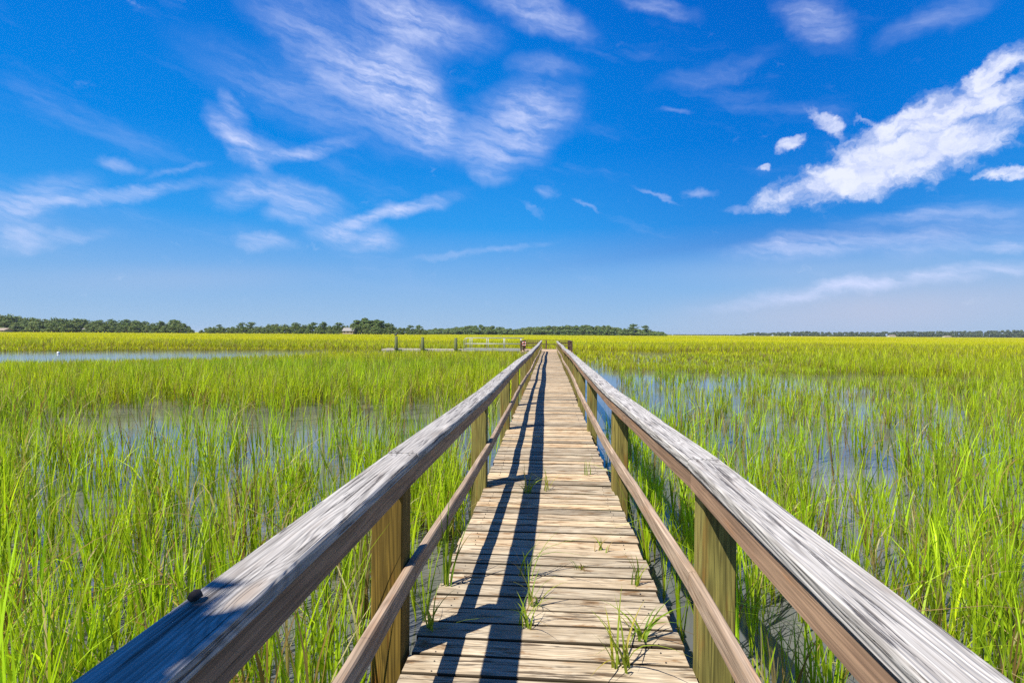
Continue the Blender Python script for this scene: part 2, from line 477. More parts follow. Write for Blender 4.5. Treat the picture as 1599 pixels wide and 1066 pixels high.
# ------------------------------------------------------------------ the boardwalk
DECK = 0.55
PY = [-0.66, 2.31, 4.98, 8.0, 10.8, 13.9, 16.7, 19.4, 22.1, 24.9, 27.6, 30.3, 33.0, 35.6, 38.2, 40.7, 43.0]
LX = [-0.64, -0.628, -0.575, -0.585, -0.61, -0.60, -0.585, -0.60, -0.63, -0.62, -0.60, -0.61, -0.63, -0.64, -0.62, -0.60, -0.62]
RX = [0.61, 0.645, 0.580, 0.56, 0.575, 0.60, 0.61, 0.59, 0.58, 0.60, 0.62, 0.61, 0.60, 0.58, 0.57, 0.575, 0.58]
DZL = [0, 0, 0.005, 0.0, -0.015, -0.03, -0.05, -0.05, -0.07, -0.06, -0.05, -0.06, -0.05, -0.04, -0.01, 0.01, 0.03]
DZR = [0, 0, -0.005, 0.01, 0.0, -0.01, -0.03, -0.02, -0.04, -0.05, -0.03, -0.04, -0.05, -0.03, -0.02, -0.02, 0.0]
SAG = lambda y: float(np.interp(y, PY, np.array([0, 0, -.006, .004, -.01, 0, -.015, -.005, -.02, -.01, -.015, -.02, -.01, 0, 0, .01, .02])))
CXO = lambda y: float(np.interp(y, PY, (np.array(LX) + np.array(RX)) / 2))


def build_boardwalk():
    root = thing('boardwalk', 'long weathered plank boardwalk running straight out over the flooded marsh', 'boardwalk', (0, 0, 0))
    mb = MB()
    y = -1.0
    i = 0
    while y < 42.95:
        w = 0.1405 + random.uniform(-0.004, 0.002)
        yc = y + w / 2
        cx = CXO(yc) * 0.6
        l = -0.605 + random.uniform(-0.014, 0.014) + cx
        r = 0.605 + random.uniform(-0.014, 0.014) + cx
        z = DECK - 0.019 + SAG(yc) + random.uniform(-0.0025, 0.0025)
        sk = random.uniform(-0.006, 0.006)
        tl = random.uniform(-0.003, 0.003)
        seg = 4 if yc < 14 else 1
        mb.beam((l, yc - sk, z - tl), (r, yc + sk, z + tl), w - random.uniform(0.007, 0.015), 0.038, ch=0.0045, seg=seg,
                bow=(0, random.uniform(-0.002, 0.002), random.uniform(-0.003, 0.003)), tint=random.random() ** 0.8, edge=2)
        y += w
        i += 1
    mb.mark(1)
    for k in range(110):
        yy = -0.93 + k * 0.1395
        for sx in (-0.5, 0.5):
            for dy in (-0.035, 0.035):
                nx = sx + CXO(yy) * .6 + random.uniform(-.012, .012)
                mb.tube([(nx, yy + dy, DECK + SAG(yy) - 0.006), (nx + .001, yy + dy, DECK + SAG(yy) + 0.0022)], 0.0036, 6)
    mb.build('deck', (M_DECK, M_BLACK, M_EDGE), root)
    for sx in (-0.5, 0.0, 0.5):
        s = MB()
        for k in range(len(PY) - 1):
            s.beam((sx + CXO(PY[k]) * .6, PY[k], DECK - 0.135 + SAG(PY[k])), (sx + CXO(PY[k + 1]) * .6, PY[k + 1] - 0.003, DECK - 0.135 + SAG(PY[k + 1])), 0.045, 0.18)
        s.build('stringer', M_UNDER, root)
    # short wharf piles' cross beams under the deck
    for k, yp in enumerate(PY):
        c = MB().beam((LX[k] - 0.12, yp + 0.16, DECK - 0.32), (RX[k] + 0.12, yp + 0.16, DECK - 0.32), 0.045, 0.18)
        c.build('cross_beam', M_UNDER, root)


def railing(label, X, DZ, sgn):
    root = thing('wooden_railing', label, 'railing', (0, 0, 0), 0, 'railings along the boardwalk')
    top = DECK + 0.885
    # posts stand outside the deck edge, face boards and mid rails on their inner faces
    for k, yp in enumerate(PY):
        xc = X[k] + sgn * 0.07
        lean = random.uniform(-0.008, 0.008)
        MB().beam((xc + lean, yp + 0.07, -0.7), (xc, yp + 0.07, top - 0.043 + DZ[k]), 0.139, 0.139, up=(0, 1, 0), ch=0.006, seg=3, tint=(1.0 if sgn < 0 else 0.2) if k == 1 else random.random() * .8).build('post', M_POST, root)
    joints = [0, 1, 3, 5, 7, 9, 11, 13, 15, 16] if sgn < 0 else [0, 1, 3, 4, 6, 8, 10, 12, 14, 16]
    if sgn > 0: joints = [0, 1, 3, 5, 7, 9, 11, 13, 15, 16]

    def line(k0, k1, xoff, z, prof_w, prof_h, name, mat, gap, wob=0.004, ytr=0.0):
        b = MB()
        pts = []
        for k in range(k0, k1 + 1):
            y0 = PY[k] + 0.07 + ytr
            if k == k0: y0 += gap
            pts.append(Vector((X[k] + xoff, y0, z + DZ[k])))
            if k < k1:
                for f in (0.25, 0.5, 0.75):
                    yy = PY[k] + 0.07 + ytr + (PY[k + 1] - PY[k]) * f
                    pts.append(Vector((X[k] + (X[k + 1] - X[k]) * f + xoff + random.uniform(-wob, wob), yy, z + DZ[k] + (DZ[k + 1] - DZ[k]) * f + random.uniform(-wob, wob))))
        a, h, c = prof_w / 2, prof_h / 2, 0.006
        pr = [(-a, -h + c), (-a + c, -h), (a - c, -h), (a, -h + c), (a, h - c), (a - c, h), (-a + c, h), (-a, h - c)][::-1]
        b.sweep(pts, pr)
        if name == 'cap_rail':                                   # rusty screw heads over each post
            b.mark(1)
            for k in range(k0, k1 + 1):
                for dx in (-0.04, 0.04):
                    yy = PY[k] + 0.07 + (0.03 if k == k0 else -0.03)
                    zz = z + DZ[k] + prof_h / 2
                    b.tube([(X[k] + xoff + dx, yy, zz - .006), (X[k] + xoff + dx + .0005, yy, zz + .0012)], 0.0045, 7)
        b.build(name, (mat, M_RUST) if name == 'cap_rail' else mat, root)
    for j in range(len(joints) - 1):
        a, b = joints[j], joints[j + 1]
        line(a, b, -sgn * (0.047 - 0.070), top - 0.021 + random.uniform(-.002, .002), 0.142, 0.042, 'cap_rail', M_CAP, 0.007)
        line(a, b, -sgn * 0.018, top - 0.043 - 0.044 - 0.001, 0.034, 0.086, 'face_board', M_FACE, 0.004, 0.002)
        line(a, b, -sgn * 0.020, DECK + 0.355, 0.038, 0.092, 'mid_rail', M_MID, 0.004, 0.006)
    return root


build_boardwalk()
railing('weathered handrail on the boardwalk side that throws its shadow across the planks', LX, DZL, -1)
railing('weathered handrail on the boardwalk side whose brown inner boards are in full sun', RX, DZR, 1)


def grass_plant(seed, h, n, spread, droop, cols, base_w=0.007):
    r = np.random.default_rng(seed)
    return make_blades(r, np.c_[r.normal(0, spread, (n, 2)), np.zeros(n)], r.uniform(0, 6.28, n), h * r.uniform(0.5, 1.0, n),
                       base_w * r.uniform(0.7, 1.3, n), r.uniform(0.15, droop, n), r.uniform(-0.05, 0.25, n),
                       cols[r.integers(0, len(cols), n)], 6)


def make_blades(r, base, az, h, w, bend, lean, colr, nseg, twist=0.9, colvar=0.0, tip=1.6, basecol=None):
    """tapered arching grass blades; returns verts, quads, tris, colours"""
    n = len(h)
    t = np.linspace(0, 1, nseg + 1)
    ax = np.stack([np.cos(az), np.sin(az)], -1)
    s = az + math.pi / 2 + r.uniform(-twist, twist, n)
    sd = np.stack([np.cos(s), np.sin(s)], -1)
    hor = h[:, None] * (lean[:, None] * t + bend[:, None] * t ** 2.2)
    ver = h[:, None] * (t - 0.42 * np.minimum(bend, 1.6)[:, None] * t ** 2.6)
    wid = w[:, None] * np.clip(1 - t ** tip, 0, 1) * (0.75 + 0.25 * np.minimum(1, t * 4))
    cx = base[:, None, 0] + ax[:, None, 0] * hor
    cy = base[:, None, 1] + ax[:, None, 1] * hor
    cz = base[:, None, 2] + ver
    L = np.stack([cx[:, :-1] - sd[:, None, 0] * wid[:, :-1] / 2, cy[:, :-1] - sd[:, None, 1] * wid[:, :-1] / 2, cz[:, :-1]], -1)
    Rr = np.stack([cx[:, :-1] + sd[:, None, 0] * wid[:, :-1] / 2, cy[:, :-1] + sd[:, None, 1] * wid[:, :-1] / 2, cz[:, :-1]], -1)
    T = np.stack([cx[:, -1:], cy[:, -1:], cz[:, -1:]], -1)
    body = np.stack([L, Rr], 2).reshape(n, 2 * nseg, 3)
    V = np.concatenate([body, T], 1)
    m = 2 * nseg + 1
    b0 = (np.arange(n) * m)[:, None]
    q = np.concatenate([np.stack([b0[:, 0] + 2 * k, b0[:, 0] + 2 * k + 1, b0[:, 0] + 2 * k + 3, b0[:, 0] + 2 * k + 2], -1)[:, None] for k in range(nseg - 1)], 1).reshape(-1, 4) if nseg > 1 else np.zeros((0, 4), int)
    tr = np.stack([b0[:, 0] + 2 * nseg - 2, b0[:, 0] + 2 * nseg - 1, b0[:, 0] + 2 * nseg], -1)
    C = np.repeat(colr[:, None, :], m, 1)
    if basecol is not None:                                 # sheath end of the blade is its own, drier colour
        tv = np.concatenate([np.repeat(t[:-1], 2), [1.0]])
        k = np.clip(1 - tv / 0.3, 0, 1)[None, :, None]
        C = C * (1 - k) + basecol[:, None, :] * k
    return V.reshape(-1, 3), q, tr, C.reshape(-1, 3)


GREENS = np.array([(0.17, 0.27, 0.018), (0.24, 0.33, 0.02), (0.12, 0.22, 0.014), (0.30, 0.34, 0.03), (0.20, 0.30, 0.02)])
DRY = np.array([(0.42, 0.33, 0.13), (0.34, 0.24, 0.09), (0.30, 0.19, 0.06), (0.45, 0.40, 0.18)])

TUFTS = [  # x, y, height, blades, droop, label
    (-0.19, 4.88, 0.26, 13, 1.1, 'bushy grass tuft in the handrail shadow beside the second post'),
    (-0.01, 4.95, 0.22, 7, 0.7, 'yellowish grass tuft in the sun by the second post'),
    (-0.13, 3.15, 0.36, 6, 1.5, 'arching grass blades bent over into the wide shadow band'),
    (-0.10, 2.62, 0.20, 9, 1.2, 'small grass tuft sprouting on the edge of the wide shadow band'),
    (-0.085, 2.83, 0.24, 8, 0.8, 'upright grass tuft just beyond the small one in the shadow band'),
    (0.315, 2.33, 0.30, 13, 1.2, 'largest yellow green grass tuft growing between the nearest planks'),
    (0.43, 2.56, 0.22, 8, 1.3, 'leafy grass sprout by the deck edge below the joint of the mid rail'),
    (0.395, 5.52, 0.22, 4, 0.4, 'dark upright grass stalk near the deck edge beside the far mid rail'),
    (0.34, 3.58, 0.11, 5, 0.8, 'tiny grass sprout in the sunny middle of the planks'),
    (0.50, 3.12, 0.22, 7, 0.5, 'upright grass tuft against the sunny deck edge'),
    (0.185, 3.30, 0.09, 5, 0.9, 'low grass sprig lying flat between sunlit planks'),
    (-0.56, 3.03, 0.55, 9, 0.3, 'tall reeds squeezed up beside the deck edge under the mid rail'),
    (-0.55, 2.56, 0.24, 7, 0.7, 'thin grass tuft at the deck edge by the nearest post'),
]


def build_tufts():
    for i, (x, y, h, n, dr, lab) in enumerate(TUFTS):
        cols = np.concatenate([GREENS, GREENS, DRY[:2]]) if i not in (1, 5) else np.array([(0.34, 0.36, 0.03), (0.42, 0.36, 0.06), (0.25, 0.32, 0.03)])
        V, q, tr, C = grass_plant(100 + i, h * 1.2, n + 2, 0.018, dr, cols, 0.014 if i in (5, 6, 11) else 0.0105)
        o = link('grass_tuft', mesh_from('grass_tuft', V, q, tr, mats=(M_GRASS,), colors=C))
        o.location = (x, y, DECK + SAG(y) - 0.012)
        tag(o, lab, 'grass tuft', 'grass tufts growing through the deck')


build_tufts()

# small dark lump and smear on the shaded end of the near rail
lm = MB().ball((0, 0, 0.011), (0.012, 0.015, 0.010), 12, 8, 0.22).build('mud_lump', M_MUD, smooth=True)
lm.location = (-0.703, 1.035, DECK + 0.883)
tag(lm, 'small black lump on the outer edge of the shaded handrail', 'mud lump')

# ------------------------------------------------------------------ landing, gangway, float
def build_landing():
    zt = 0.58
    x0, x1, y0, y1 = -2.35, 1.85, 43.1, 50.4
    root = thing('landing_platform', 'wooden landing platform with dark railings at the far end of the boardwalk', 'platform', (0, 0, 0))
    mb = MB()
    y = y0
    while y < y1:
        mb.beam((x0, y + .07, zt - .019), (x1, y + .07, zt - .019), 0.134, 0.038, tint=random.random())
        y += 0.14
    mb.build('deck', M_LAND, root)
    fb = MB()
    fb.beam((x0, y0 - .03, zt - .14), (x1, y0 - .03, zt - .14), .04, .2)
    fb.beam((x0 - .022, y0, zt - .14), (x0 - .022, y1, zt - .14), .04, .2)
    fb.beam((x1 + .022, y0, zt - .14), (x1 + .022, y1, zt - .14), .04, .2)
    fb.build('rim_board', M_UNDER, root)
    for px, py in ((x0 + .1, y0 + .2), (-.75, y0 + .2), (.75, y0 + .2), (x1 - .1, y0 + .2), (x0 + .1, y1 - .1), (-.3, y1 - .1), (x1 - .1, y1 - .1), (x1 - .1, 46.8), (x0 + .1, 46.6)):
        MB().beam((px, py, -.7), (px, py, zt + .80), .139, .139, up=(0, 1, 0)).build('post', M_DARK, root)
    for a, b in (((x0, y0 + .2), (-.62, y0 + .2)), ((.62, y0 + .2), (x1, y0 + .2)), ((x0, y1 - .1), (x1, y1 - .1)), ((x1 - .1, y0 + .28), (x1 - .1, y1 - .18)), ((x0 + .1, y0 + .28), (x0 + .1, 46.7))):
        MB().beam((*a, zt + .825), (*b, zt + .825), .16, .045).build('cap_rail', M_DARK, root)
        MB().beam((*a, zt + .45), (*b, zt + .45), .04, .07).build('mid_rail', M_DARK, root)
    # built-in bench backs: sloping struts and a seat on either side
    for xa, xb, lab in ((x0 + .2, -.85, 'dark wooden bench on the gangway side of the landing'), (.85, x1 - .2, 'dark wooden bench on the landing side away from the gangway')):
        bn = thing('bench', lab, 'bench', ((xa + xb) / 2, y0 + .75, zt), 0, 'benches on the landing')
        hw = (xb - xa) / 2
        s = MB()
        for k in range(3): s.beam((-hw, -.15 + k * .15, .43), (hw, -.15 + k * .15, .43), .13, .038)
        s.build('seat', M_DARK, bn)
        s = MB()
        s.beam((-hw, -.33, .70), (hw, -.33, .70), .03, .10)
        s.build('backrest', M_DARK, bn)
        for sx in (-hw + .1, hw - .1):
            MB().beam((sx, .12, 0), (sx, .12, .41), .09, .09, up=(0, 1, 0)).build('leg', M_DARK, bn)
            MB().beam((sx, -.18, 0), (sx, -.26, .78), .04, .09, up=(0, 1, 0)).build('leg', M_DARK, bn)
    # life ring hanging on the gangway-side corner
    lr = thing('life_ring', 'orange and white life ring hanging at the landing corner by the gangway', 'life ring', (x0 + .35, y0 + .09, zt + .60))
    m = MB()
    m.tube([((.13) * math.cos(a), 0, (.13) * math.sin(a)) for a in np.linspace(0, 2 * math.pi, 25)[:-1]], .05, 8, closed=True)
    m.build('ring', plain('orange_vinyl', (0.45, 0.09, 0.04), .5), lr, True)
    for a in (0.78, 2.35, 3.93, 5.5):
        b = MB()
        b.tube([((.13) * math.cos(a + d), 0, (.13) * math.sin(a + d)) for d in (-.2, 0, .2)], .054, 8)
        b.build('band', plain('white_vinyl', (.8, .8, .78), .5), lr, True)


def build_gangway():
    L = 5.2
    root = thing('gangway', 'pale aluminium gangway with tube handrails between landing and float', 'gangway', (-2.4, 48.7, 0.0))
    d = MB()
    for k in range(36): d.beam((-k * L / 36 - .01, -.55, .60), (-k * L / 36 - .01, .55, .60), L / 36 - .012, .03)
    d.build('tread', M_ALU, root)
    for sy in (-.6, .6):
        MB().beam((0, sy, .55), (-L, sy, .55), .06, .22).build('side_beam', M_ALU, root)
        r = MB()
        r.tube([(.1, sy, 1.60), (-L + .25, sy, 1.58), (-L + .06, sy, 1.50), (-L, sy, 1.36), (-L, sy, .5)], .032, 8)
        r.tube([(0, sy, 1.08), (-L, sy, 1.06)], .028, 8)
        r.build('handrail', M_ALU, root, True)
        for k in range(4):
            MB().tube([(-.15 - k * (L - .4) / 3.2, sy, .5), (-.15 - k * (L - .4) / 3.2, sy, 1.58)], .03, 8).build('upright', M_ALU, root, True)


def build_float():
    root = thing('floating_dock', 'low wooden floating dock lying in the creek between three pilings', 'floating dock', (-11.5, 52.2, 0))
    hw = 4.5
    d = MB()
    x = -hw
    while x < hw:
        d.beam((x + .07, -1.0, .44), (x + .07, 1.0, .44), .132, .04)
        x += .14
    d.build('deck', M_FLOAT, root)
    for sy in (-1.03, 1.03):
        MB().beam((-hw, sy, .36), (hw, sy, .36), .05, .19).build('side_board', M_FLOAT, root)
        MB().beam((-hw + .1, sy * .97, .13), (hw - .1, sy * .97, .13), .04, .16).build('waler', M_FLOAT, root)
    for sx in (-hw - .028, hw + .028):
        MB().beam((sx, -1.0, .36), (sx, 1.0, .36), .05, .19).build('end_board', M_FLOAT, root)
    for k in range(4):
        MB().beam((-hw + 1.2 + k * 2.2, -.85, .1), (-hw + 1.2 + k * 2.2, .85, .1), 1.4, .40, ch=.03).build('float_tub', M_BLACK, root)
    # pilings stand on their own, along the near side of the float
    for px, ht, lab in ((-14.55, 1.66, 'green piling with a dark bird perched on its top'), (-12.0, 1.60, 'middle green piling of the three at the float'), (-8.82, 1.56, 'green piling nearest the gangway')):
        p = thing('piling', lab, 'piling', (px, 50.9, 0), 0, 'pilings holding the float')
        MB().tube([(0, 0, -1.0), (0, 0, .5), (.01, 0, ht)], .15, 12, scales=[1.05, 1.0, .93]).build('pole', M_PILE, p, True)
        MB().tube([(.2 * math.cos(a), .2 * math.sin(a), .5) for a in np.linspace(0, 2 * math.pi, 17)[:-1]], .03, 6, closed=True).build('guide_ring', M_BLACK, p, True)
    b = thing('bird', 'small dark bird perched on top of a green piling', 'bird', (-14.54, 50.9, 1.66), 0.6)
    m = MB()
    m.tube([(-.20, 0, .06), (-.12, 0, .11), (-.02, 0, .17), (.05, 0, .26), (.07, 0, .36), (.11, 0, .41), (.16, 0, .41), (.22, 0, .40)], .075, 10,
           scales=[.25, .6, 1.0, .85, .42, .5, .38, .08])
    m.tube([(0, .03, .0), (0, .03, .13)], .012, 6)
    m.tube([(0, -.03, .0), (0, -.03, .13)], .012, 6)
    m.build('body', plain('dark_feathers', (.03, .028, .03), .7), b, True)
    w = thing('buoy', 'small white float with a dark top on the pond', 'buoy', (-42.6, 44.5, 0))
    MB().ball((0, 0, .05), (.12, .12, .12), 12, 8).build('float_ball', plain('white_buoy', (.8, .8, .8), .4), w, True)
    MB().tube([(0, 0, .15), (0, 0, .24)], .05, 8, scales=[1, .6]).build('top', M_BLACK, w, True)


build_landing()
build_gangway()
build_float()


# ------------------------------------------------------------------ trees, houses beyond the marsh
def bearing(px):          # horizontal bearing of a column of the view, for spacing things along the far shore
    return math.atan((px - 799.5) / 850.0) - R(3.94)


def at(px, dist):
    b = bearing(px)
    dd = dist / math.cos(b)
    return math.sin(b) * dd, math.cos(b) * dd


def leaf_cards(r, centers, radii, n, size, cols, flat=0.8):
    """many small leaf-clump faces spread over and through lumpy balls"""
    k = r.integers(0, len(centers), n)
    d = r.normal(size=(n, 3))
    d /= np.linalg.norm(d, axis=1)[:, None]
    rad = (r.uniform(0.35, 1.0, n) ** 0.5)[:, None]
    P = centers[k] + d * radii[k] * rad
    nrm = d + r.normal(0, 0.55, (n, 3))
    nrm[:, 2] += 0.35
    nrm /= np.linalg.norm(nrm, axis=1)[:, None]
    u = np.cross(nrm, r.normal(size=(n, 3)))
    u /= np.linalg.norm(u, axis=1)[:, None]
    v = np.cross(nrm, u)
    s = size * r.uniform(0.5, 1.2, n)[:, None]
    V = np.stack([P - u * s - v * s * .5, P + u * s * .3 - v * s * .8, P + u * s + v * s * .4, P - u * s * .2 + v * s * .9], 1)
    F = np.arange(4 * n).reshape(-1, 4)
    C = np.repeat((cols[r.integers(0, len(cols), n)] * r.uniform(.75, 1.25, n)[:, None])[:, None], 4, 1)
    return V.reshape(-1, 3), F, C.reshape(-1, 3)


OAKC = np.array([(0.125, 0.185, 0.052), (0.145, 0.205, 0.055), (0.19, 0.205, 0.072), (0.10, 0.155, 0.048)])
PINEC = np.array([(0.105, 0.175, 0.046), (0.13, 0.195, 0.05), (0.09, 0.145, 0.042), (0.155, 0.19, 0.064)])


def tree_proto(kind, seed):
    """unit tree: 10 m tall"""
    r = np.random.default_rng(seed)
    tb = MB()
    if kind == 'oak':
        n = 13
        a = r.uniform(0, 6.28, n)
        rr = r.uniform(.6, 3.9, n)
        c = np.c_[np.cos(a) * rr, np.sin(a) * rr, 6.9 - rr * .62 + r.uniform(-1.3, 1.2, n)]
        c = np.vstack([c, [[0, 0, 8.1]], np.c_[np.cos(a[:6]) * 4.0, np.sin(a[:6]) * 4.0, r.uniform(1.8, 3.2, 6)]])
        rad = np.c_[r.uniform(1.4, 2.3, len(c)), r.uniform(1.4, 2.3, len(c)), r.uniform(1.0, 1.6, len(c))]
        V, F, C = leaf_cards(r, c, rad, 900, .52, OAKC)
        tb.tube([(0, 0, -.5), (.15, 0, 1.5), (0, .1, 3.4), (.1, 0, 6.0)], .42, 8, scales=[1.2, 1, .8, .3])
        for k in range(5): tb.tube([(0, 0, 2.2), tuple(c[k] * .6), tuple(c[k])], .18, 6, scales=[1, .6, .25])
    elif kind == 'pine':
        n = 20
        a = r.uniform(0, 6.28, n)
        rr = r.uniform(.3, 2.7, n)
        c = np.c_[np.cos(a) * rr, np.sin(a) * rr, r.uniform(4.6, 9.5, n) - rr * .2]
        c = np.vstack([c, [[0, 0, 9.3]]])
        rad = np.c_[r.uniform(.8, 1.5, len(c)), r.uniform(.8, 1.5, len(c)), r.uniform(.45, .8, len(c))]
        V, F, C = leaf_cards(r, c, rad, 620, .36, PINEC)
        tb.tube([(0, 0, -.5), (.1, 0, 3), (.0, .1, 6.5), (.1, 0, 9.2)], .24, 8, scales=[1.2, 1, .8, .3])
        for k in range(n): tb.tube([(0, 0, c[k][2] - 1.1), tuple(c[k] * np.array([.6, .6, 1]) - np.array([0, 0, .35])), tuple(c[k])], .09, 6, scales=[1, .6, .25])
    else:      # round crowned pine or broadleaf
        n = 12
        a = r.uniform(0, 6.28, n)
        zz = r.uniform(3.4, 9.0, n)
        rr = 2.4 * np.sqrt(np.clip(1 - ((zz - 5.8) / 4.0) ** 2, .05, 1)) * r.uniform(.4, 1, n)
        c = np.c_[np.cos(a) * rr, np.sin(a) * rr, zz]
        c = np.vstack([c, [[0, 0, 8.9]]])
        rad = np.c_[r.uniform(1.1, 1.7, len(c)), r.uniform(1.1, 1.7, len(c)), r.uniform(.9, 1.3, len(c))]
        V, F, C = leaf_cards(r, c, rad, 800, .46, PINEC)
        tb.tube([(0, 0, -.5), (.1, 0, 3), (.0, .1, 6), (.1, 0, 8.6)], .3, 8, scales=[1.2, 1, .8, .3])
        for k in range(4): tb.tube([(0, 0, 3.0), tuple(c[k] * .6), tuple(c[k])], .12, 6, scales=[1, .6, .25])
    return V, F, C, tb


PROTO = {}


def tree(kind, name, label, group, x, y, h, wide, var, z=0.5):
    key = (kind, var)
    if key not in PROTO:
        V, F, C, tb = tree_proto(kind, 31 * var + {'oak': 1, 'pine': 2, 'round': 3}[kind])
        cm = mesh_from('crown', V, F, mats=(M_LEAF,), colors=C)
        tm = mesh_from('trunk', [tuple(v) for v in tb.V], tb.Q, None, tb.N, (M_BARK,), {'gco': tb.G, 'tint': tb.T}, smooth=True)
        PROTO[key] = (cm, tm)
    cm, tm = PROTO[key]
    o = thing(name, label, 'tree', (x, y, z), random.uniform(0, 6.28), group)
    link('trunk', tm, o)
    link('crown', cm, o)
    o.scale = (wide * h / 10, wide * h / 10, h / 10)
    return o


def build_trees():
    D = 450.0
    px2m = D / 850.0
    # tops of the far left wood, as px above its foot, read along the shore
    prof = [(-60, 26), (0, 27), (25, 26), (45, 23), (70, 22), (100, 21), (130, 21), (150, 17), (180, 16), (210, 18), (230, 15), (250, 14), (262, 15), (272, 19), (285, 16), (297, 9), (303, 0), (312, 0), (316, 7), (340, 9), (365, 9), (390, 10), (410, 10), (425, 14), (440, 14), (455, 12), (480, 13), (510, 12), (530, 13), (545, 14), (556, 19), (575, 21), (592, 19), (606, 12), (622, 10), (640, 8), (665, 7)]
    fx, fy = zip(*prof)
    seg = lambda x: ('oak in the tall dense wood on the far shore beyond the pond', 'oaks on the far shore beyond the pond') if x < 300 else \
        (('low oak in the thin treeline just past the gap in the far wood', 'low oaks past the gap in the far wood') if x < 430 else
         ('oak in the far wood around the grey-roofed house', 'oaks around the grey-roofed house'))
    x = -70.0
    k = 0
    while x < 668:
        hpx = float(np.interp(x, fx, fy))
        if hpx > 3:
            lab, grp = seg(x)
            h = hpx * px2m * random.uniform(.98, 1.16) + 1.4
            X, Y = at(x, D + random.uniform(-12, 30))
            kind = 'oak' if (x < 555 or x > 597) else 'round'
            w = random.uniform(.85, 1.15) * (1.15 if hpx < 12 else .9)
            if kind == 'oak':
                tree('oak', 'oak_tree', lab, grp, X, Y, h, w, k % 5)
            else:
                tree('round', 'broadleaf_tree', 'dense bright green tree in the tallest clump behind the grey-roofed house', 'dense clump behind the grey-roofed house', X, Y, h, 1.25, k % 3)
            # lower skirt of the wood in front
            X, Y = at(x + random.uniform(-5, 5), D - 25 + random.uniform(-6, 6))
            if not (536 < x < 556):
                tree('oak', 'oak_tree', lab, grp, X, Y, max(3.2, h * random.uniform(.5, .72)), 1.2, (k + 2) % 5)
        x += 6.8 + random.uniform(-1.5, 1.5)
        k += 1
    PN = [(158, 21, 1.0, 'flat-topped pine standing up from the middle of the far wood beyond the pond'),
          (176, 22.5, 1.2, 'widest flat-topped pine above the wood beyond the pond'),
          (199, 22.5, 1.2, 'tall pine with a level crown between the widest pine and the round-headed one'),
          (212, 20.5, 1.0, 'pine leaning its crown over the dip of the far wood'),
          (226, 19.5, .8, 'small open-crowned pine in the dip of the far wood'),
          (250, 19.5, 1.1, 'spread pine next to the round-headed tree by the gap'),
          (128, 23.0, 1.0, 'pine topping the high part of the far wood beyond the pond'),
          (96, 23.5, 1.0, 'pine poking out of the high wood straight above the open pond'),
          (343, 14.5, .8, 'lone thin pine above the low trees past the gap'),
          (378, 18.5, 1.0, 'ragged pine over the low trees, the gap side of a close pair'),
          (391, 19.0, 1.0, 'ragged pine over the low trees, the house side of a close pair'),
          (462, 18.5, .9, 'pine above the oaks well short of the grey-roofed house'),
          (488, 18.8, 1.1, 'broad pine in the row of pines before the grey-roofed house'),
          (504, 19.6, 1.1, 'tallest pine in the row of pines before the grey-roofed house'),
          (527, 18.8, 1.1, 'pine right beside the grey-roofed house'),
          (608, 18.0, 1.2, 'pine at the foot of the dense clump toward the pilings'),
          (640, 15.0, 1.0, 'lone ragged pine behind the bird on the piling'),
          (655, 15.2, 1.2, 'wide ragged pine behind the middle piling')]
    for i, (x, hp, w, lab) in enumerate(PN):
        X, Y = at(x, D + random.uniform(0, 10))
        tree('pine', 'pine_tree', lab, None, X, Y, hp * px2m * .95 + 1.0, w * 1.35, i % 4)
    X, Y = at(273, D)
    tree('round', 'round_crowned_tree', 'round-headed green tree at the near side of the gap in the far wood', None, X, Y, 20.5 * px2m + 1, 1.5, 1)
    # two pines at the tip of the middle wood
    for x, hp, w, lab in ((989, 17.5, 1.2, 'tall pine near the tip of the middle wood, first of the pair'), (1009, 15.5, 1.2, 'pine at the very tip of the middle wood')):
        X, Y = at(x, 700)
        tree('pine', 'pine_tree', lab, None, X, Y, hp * .82 + 1, w * 1.2, 2)
    # woods that read as one mass
    r = np.random.default_rng(5)

    def mass(name, label, D, prof, n, size, cols, step):
        s = D / 850.0
        xs, ys = zip(*prof)
        cs, rs = [], []
        x = xs[0]
        while x < xs[-1]:
            top = float(np.interp(x, xs, ys)) * s
            for row in range(3):
                hh = top * (1.0, .86, .6)[2 - row] * r.uniform(.82, 1.03)
                X, Y = at(x + r.uniform(-4, 4), D + (row - 1) * 22 + r.uniform(-6, 6))
                z = max(1.2, hh - 2.4)
                while True:
                    cs.append((X + r.uniform(-1.5, 1.5), Y + r.uniform(-1.5, 1.5), .5 + z))
                    rs.append((r.uniform(2.6, 4.2), r.uniform(2.6, 4.2), r.uniform(1.8, 2.6)))
                    z -= 3.2
                    if z < .5 or row == 2: break
            x += step
        V, F, C = leaf_cards(r, np.array(cs), np.array(rs), n, size, cols)
        tag(link(name, mesh_from(name, V, F, mats=(M_LEAF,), colors=C)), label, 'woods', kind='stuff')
    mass('woods', 'dense green wood on the far shore behind the landing', 700, [(655, 8), (675, 9.5), (700, 12), (725, 14), (745, 16.5), (765, 15), (785, 12.5), (800, 10.5), (815, 12), (835, 14.5), (860, 16.5), (900, 17), (935, 16.5), (958, 15.5), (970, 12), (1000, 11), (1022, 9.5), (1032, 8), (1036, 3)], 70000, .85, np.vstack([PINEC * 1.0, OAKC]), 4.0)
    far = np.array([(0.10, 0.135, 0.065), (0.12, 0.155, 0.07), (0.085, 0.115, 0.06)])
    mass('treeline', 'long low bluish treeline on the horizon beyond the open marsh', 1500, [(1150, 1.2), (1158, 2), (1165, 5), (1180, 6), (1200, 5), (1215, 6.5), (1240, 7.5), (1262, 8), (1290, 7), (1330, 7.5), (1400, 8.5), (1470, 9.5), (1540, 10.5), (1599, 12), (1680, 13)], 60000, 1.5, far, 3.2)
